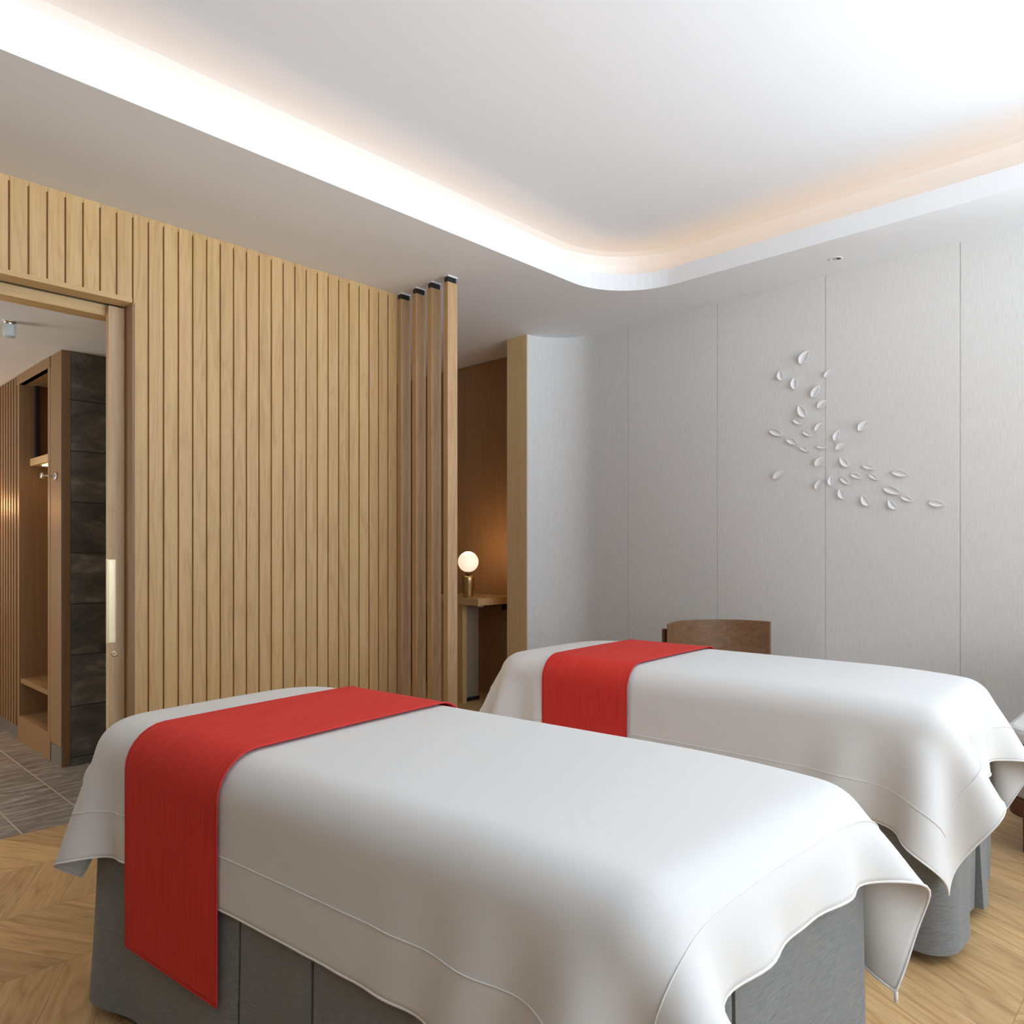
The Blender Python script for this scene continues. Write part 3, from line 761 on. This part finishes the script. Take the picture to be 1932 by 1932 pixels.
def make_bed(c, ang, lf, lh, wn, wf, slit_u, side_slits, labels, kick=None, seed=1, rl=(.47, .36), skew=0.0):
    t = empty('treatment_table', (c[0], c[1], 0), ang, labels[0], 'massage table', 'treatment tables')
    # padded top
    bm = bmesh.new(); N1 = 26
    prof = []
    for k in range(9): a = PI/2*k/8; prof.append((-.085+.085*math.sin(a), TOP-.004-.085+.085*math.cos(a)))
    loops = []
    for off, z in [(-.35, TOP-.004)]+prof+[(0, .60), (-.02, .56), (-.2, .55)]:
        hw, hl = HW-.006+off, HL-.006+off
        lp_ = []
        rh = max(.01, .19+off); rf = max(.01, .085+off)
        for cx, cy, a0, r in ((hw-rh, hl-rh, 0, rh), (-hw+rh, hl-rh, 90, rh), (-hw+rf, -hl+rf, 180, rf), (hw-rf, -hl+rf, 270, rf)):
            for k in range(9):
                a = math.radians(a0+90*k/8)
                lp_.append(((cx+r*math.cos(a)), cy+r*math.sin(a)))
        vv = []
        for x, y in lp_:
            dz = 0
            if z > .65:
                dz = -.025*min(1, max(0, (abs(y)-HL*.55)/(HL*.45)))**2-.003*(x/HW)**2
            vv.append(bm.verts.new((x, y, z+dz)))
        loops.append(vv)
    for a, b in zip(loops, loops[1:]):
        n = len(a)
        for i in range(n): bm.faces.new((a[i], a[(i+1) % n], b[(i+1) % n], b[i]))
    bm.faces.new(loops[0]); bm.faces.new(loops[-1][::-1])
    obj('padded_top', bm, M['cream'], t, True)
    obj('table_base', B(-.25, .25, -.70, .70, 0, .55), M['black_gap'], t, bevel=.01)
    per = outline(body); T = per.total
    # perimeter positions of the slits
    def s_foot(u): return u % T
    def s_side(v):   # -x side at local y = v
        base = (HW-.085)+.085*PI/2+(2*HL-.085-.19)+.19*PI/2+(2*HW-.38)+.19*PI/2
        return base+(HL-.19-v)
    fu = s_foot(slit_u)
    cuts = sorted([fu]+[s_side(v) for v in side_slits]+[HW-.11+.17+.6, HW-.11+.17+1.2, 2*HW+1.9])
    rng = random.Random(seed)
    ph = [rng.random()*6 for _ in range(4)]
    def waves(s, tt): return tt*tt*(.012*math.sin(s*11+ph[0])+.008*math.sin(s*23+ph[1]))+.010*tt
    for a, b in zip(cuts, cuts[1:]+[cuts[0]+T]):
        g = .006
        skirt_panel(t, a+g, b-g, body, waves=waves)
    # sheet
    P, rest = run_sheet(lf, lh, wn, wf, kick, seed)
    sh = empty('bed_sheet', (c[0], c[1], 0), ang, labels[1], 'bed sheet', 'white sheets on the treatment tables')
    grid_mesh('cloth', P, M['sheet'], sh)
    k = .112/rest; nx, ny = P.shape[:2]
    cs = [(k, k), (nx-1-k, k), (nx-1-k, ny-1-k), (k, ny-1-k)]
    obj('hem_seam', tube([tuple(p) for p in grid_path(P, cs, True, .0026)], .0012, 5, True), M['binding'], sh, True)
    cs = [(0, 0), (nx-1, 0), (nx-1, ny-1), (0, ny-1)]
    obj('edge_binding', tube([tuple(p) for p in grid_path(P, cs, True, .001)], .0028, 6, True), M['binding'], sh, True)
    # runner
    rb = Body(HW, HL, TOP, infl=.0105)
    rest = .02
    nx = int((2*HW+rl[0]+rl[1])/rest)+1; ny = int(round((RUN1-RUN0)/rest))+1
    X_, Y_ = np.meshgrid(-HW-rl[0]+np.arange(nx)*rest, RUN0+np.arange(ny)*rest, indexing='ij')
    R_ = np.stack([X_, Y_, np.zeros_like(X_)+TOP+.03], -1)
    R_ = simulate(R_, rest, rb, steps=150, bend=.4, fric=.9)
    rn = empty('bed_runner', (c[0], c[1], 0), ang, labels[2], 'bed runner', 'red bed runners')
    grid_mesh('cloth', R_, M['red'], rn, thick=.002)
    cs = [(0, 0), (nx-1, 0), (nx-1, ny-1), (0, ny-1)]
    obj('edge_hem', tube([tuple(p) for p in grid_path(R_, cs, True, .001)], .0024, 6, True), plain('red_hem', (.62, .035, .028), .85), rn, True)
    # the foot end of the table is cut slightly askew
    for e_ in (t, sh, rn):
        for chd in e_.children:
            for v in chd.data.vertices: v.co.y -= skew*v.co.x*min(1, max(0, -v.co.y/HL))**1.5
    P = P.copy(); P[..., 1] -= skew*P[..., 0]*np.clip(-P[..., 1]/HL, 0, 1)**1.5
    return t, sh, rn, P

def frame_center(o, ang, u, v):
    a = math.radians(ang); ux, uy = math.cos(a), math.sin(a)
    return (o[0]+ux*u-uy*v, o[1]+uy*u+ux*v), a
c1, a1 = frame_center((1.44, 2.008), 6.1, -.389, -.564)
c2, a2 = frame_center((3.061, 2.098), 3.1, -.377, -.604)
fr = .039
bed1 = make_bed(c1, a1, .115, .085, .270, .285, -.19, (.11, -.13), (
    'treatment table nearer the camera, under a white sheet with a dark pleated skirt',
    'white sheet on the nearer treatment table, hanging almost to the bottom of the photo',
    'red linen runner across the head of the nearer treatment table'), seed=3, skew=.135)
bed2 = make_bed(c2, a2, .205, .20, .312, .30, .02, (.3, -.3), (
    'treatment table farther away by the grey wall, grey pleated skirt lit at its foot',
    'white sheet on the farther treatment table, in front of the wooden chair back',
    'red linen runner across the head of the farther treatment table'), seed=8)
# loop tag at the corner of the near sheet
P = bed1[3]; tip = P[-1, 0]
obj('corner_tag', tube([tuple(tip), tuple(tip+np.array([.003, 0, -.012])), tuple(tip+np.array([.004, 0, -.022]))], .004, 8), M['white_trim'], bed1[1], True, label='small white corner tag')

# ------------------------------------------------------------------ lounge chairs
def make_lounge():
    r = empty('lounge_chair', (0, 0, 0))
    W2, DP = .31, .60          # local: faces -y, back at +y
    def ub(y0, y1, z0, z1, inset, rad):
        pts = rrect(-W2+inset, W2-inset, y0, y1, rad, 8); return prism(pts, z0, z1)
    obj('wood_base', ub(-.30, .27, .15, .225, .0, .10), M['walnut_dark'], r, bevel=.006)
    obj('seat_body', ub(-.31, .27, .225, .428, -.005, .12), M['taupe'], r, bevel=.012)
    obj('seat_cushion', ub(-.315, .26, .435, .50, -.008, .12), M['cream'], r, bevel=.022)
    obj('piping', tube([(x, y, .432) for x, y in rrect(-W2-.010, W2+.010, -.317, .262, .122, 8)], .005, 6, True), M['cream'], r, True)
    for sx in (-1, 1):
        for sy in (-.22, .2):
            bm = bmesh.new(); box(bm, sx*.24-.02, sx*.24+.02, sy-.02, sy+.02, 0, .15)
            obj('leg', bm, M['walnut_dark'], r, bevel=.004)
    # curved bentwood back
    bm = bmesh.new(); n = 28; z0, z1 = .585, .79
    Rr = .335; th = .017; A = math.radians(66)
    ring = []
    for i in range(n+1):
        a = -A+2*A*i/n
        row = []
        for rr, z in ((Rr, z0), (Rr+th, z0), (Rr+th, z1), (Rr, z1)):
            row.append(bm.verts.new((rr*math.sin(a), rr*math.cos(a)+.02, z)))
        ring.append(row)
    for p, q in zip(ring, ring[1:]):
        for k in range(4): bm.faces.new((p[k], p[(k+1) % 4], q[(k+1) % 4], q[k]))
    bm.faces.new(ring[0]); bm.faces.new(ring[-1][::-1])
    obj('backrest', bm, M['walnut'], r, bevel=.003)
    for sx in (-1, 1):
        a = math.radians(57)
        x, y = (Rr+th+.012)*math.sin(a)*sx, (Rr+th+.012)*math.cos(a)+.02
        obj('back_post', B(x-.013, x+.013, y-.014, y+.014, .15, .76), M['walnut_dark'], r, bevel=.004)
    return r
ch = make_lounge()
# ends of the first back measured at (3.50, 2.155) and (4.01, 1.84)
ch.location = (3.69, 1.875, 0); ch.rotation_euler = (0, 0, math.radians(-31.5))
tag(ch, 'lounge chair with curved walnut back behind the farther treatment table', 'chair', 'walnut lounge chairs')
ch2 = copy_tree(ch); ch2.location = (3.76, .315, 0); ch2.rotation_euler = (0, 0, math.radians(-90))
tag(ch2, 'cream upholstered lounge chair cut off by the right edge of the photo', 'chair', 'walnut lounge chairs')

# ------------------------------------------------------------------ porcelain petals on the grey wall
yaw = math.radians(43.66); F2 = (math.cos(yaw), math.sin(yaw)); R2 = (F2[1], -F2[0])
PET = [((1.6797,2.2027),(1.6445,2.2706),.50)]
PETPX = [(495,297,557,190,.5),(335,430,320,352,.5),(445,503,438,410,.45),(690,407,745,343,.38),(590,573,645,477,.42),
 (637,662,706,598,.5),(533,730,478,640,.45),(433,758,498,792,.42),(613,850,675,783,.42),(975,848,1050,770,.5),(240,850,340,886,.36),
 (510,855,580,893,.35),(377,920,460,956,.42),(775,932,810,845,.42),(785,1003,865,950,.42),(490,988,558,1018,.36),(627,980,703,985,.36),
 (618,1140,674,1072,.5),(886,1140,820,1070,.42),(270,1245,347,1180,.42),(1008,1140,1100,1160,.36),(910,1208,990,1240,.4),
 (1060,1210,1133,1253,.36),(1252,1195,1382,1215,.33),(617,1330,658,1257,.4),(745,1303,742,1223,.45),(823,1240,892,1288,.42),
 (845,1407,815,1330,.5),(1053,1463,1000,1387,.48),(1183,1325,1320,1368,.36),(1277,1493,1220,1422,.45),(1325,1395,1418,1430,.36),
 (1558,1445,1678,1462,.4)]
def on_wall(cx_, cy_):   # survey of the wall: crop reading -> metres on the wall plane
    px, py = 1400+cx_/4.391, 620+cy_/4.391
    k = (px-966.)/1408.
    t = RX/(F2[0]+R2[0]*k)
    return t*(F2[1]+R2[1]*k), 1.2-(py-1035.)*t/1408.
rows = []
for x0, y0, x1, y1, wd in PETPX:
    a = on_wall(x0, y0); b = on_wall(x1, y1); rows.append((a, b, wd))
order = sorted(range(len(rows)), key=lambda i: -(rows[i][0][1]+rows[i][1][1])/2)
rank = {i: k+1 for k, i in enumerate(order)}
def ordinal(n):
    words = ['highest', 'second highest', 'third highest', 'fourth highest', 'fifth highest', 'sixth highest', 'seventh highest', 'eighth highest', 'ninth highest', 'tenth highest', 'eleventh highest', 'twelfth highest', 'thirteenth highest', 'fourteenth highest', 'fifteenth highest', 'sixteenth highest', 'seventeenth highest']
    low = ['lowest', 'second lowest', 'third lowest', 'fourth lowest', 'fifth lowest', 'sixth lowest', 'seventh lowest', 'eighth lowest', 'ninth lowest', 'tenth lowest', 'eleventh lowest', 'twelfth lowest', 'thirteenth lowest', 'fourteenth lowest', 'fifteenth lowest', 'sixteenth lowest']
    return words[n-1] if n <= 17 else low[33-n]
def petal_mesh(Lh, W, seed):
    """cupped petal, x along, y across, z out of the wall"""
    rng = random.Random(seed); nu, nv = 18, 10; vs = []; fs = []
    cup = W*.27; fold = rng.uniform(.15, .3)
    for i in range(nu+1):
        u = i/nu
        wsh = (math.sin(PI*u**.85))**.8 if 0 < u < 1 else 0
        for j in range(nv+1):
            v = -1+2*j/nv
            y = v*W*.5*wsh*(1 if v > 0 else .72)
            z = .006+cup*(abs(v)**1.7)*wsh*(1.0 if v > 0 else .75)+.16*Lh*(2*u-1)**2*.35
            vs.append(((u-.5)*Lh, y, z))
    for i in range(nu):
        for j in range(nv):
            a = i*(nv+1)+j; fs.append((a, a+nv+1, a+nv+2, a+1))
    return vs, fs
for i, (a, b, wd) in enumerate(rows):
    my, mz = (a[0]+b[0])/2, (a[1]+b[1])/2
    dy, dz = b[0]-a[0], b[1]-a[1]; Ln = math.hypot(dy, dz)*1.02
    o = obj('porcelain_petal', petal_mesh(Ln*1.08, Ln*wd*1.45, i), M['porcelain'], None, True)
    md = o.modifiers.new('solid', 'SOLIDIFY'); md.thickness = .0022; md.offset = 0
    bmn = bmesh.new(); bmn.from_mesh(o.data); bmesh.ops.remove_doubles(bmn, verts=bmn.verts, dist=1e-6); bmn.to_mesh(o.data); bmn.free()
    for p in o.data.polygons: p.use_smooth = True
    ex = Vector((0, dy, dz)).normalized(); ez = Vector((-1, 0, 0)); ey = ez.cross(ex)
    if (ey.z < 0 and abs(dz) < abs(dy)) or (abs(dz) >= abs(dy) and ey.y < 0): ex = -ex; ey = ez.cross(ex)
    mt = Matrix((ex, ey, ez)).transposed().to_4x4(); mt.translation = (RX-.003, my, mz)
    o.matrix_world = mt
    sl = dz/(-dy) if abs(dy) > 1e-6 else 9
    ang = math.degrees(math.atan2(dz, -dy)) % 180
    ori = 'lying nearly flat' if ang < 14 or ang > 166 else ('standing nearly upright' if 72 < ang < 108 else ('leaning to the right' if ang < 90 else 'leaning to the left'))
    size = 'large' if Ln > .085 else ('small' if Ln < .062 else 'mid-sized')
    tag(o, f'{size} white petal {ori}, {ordinal(rank[i])} on the grey wall', 'wall petal', 'porcelain petals on the grey wall')
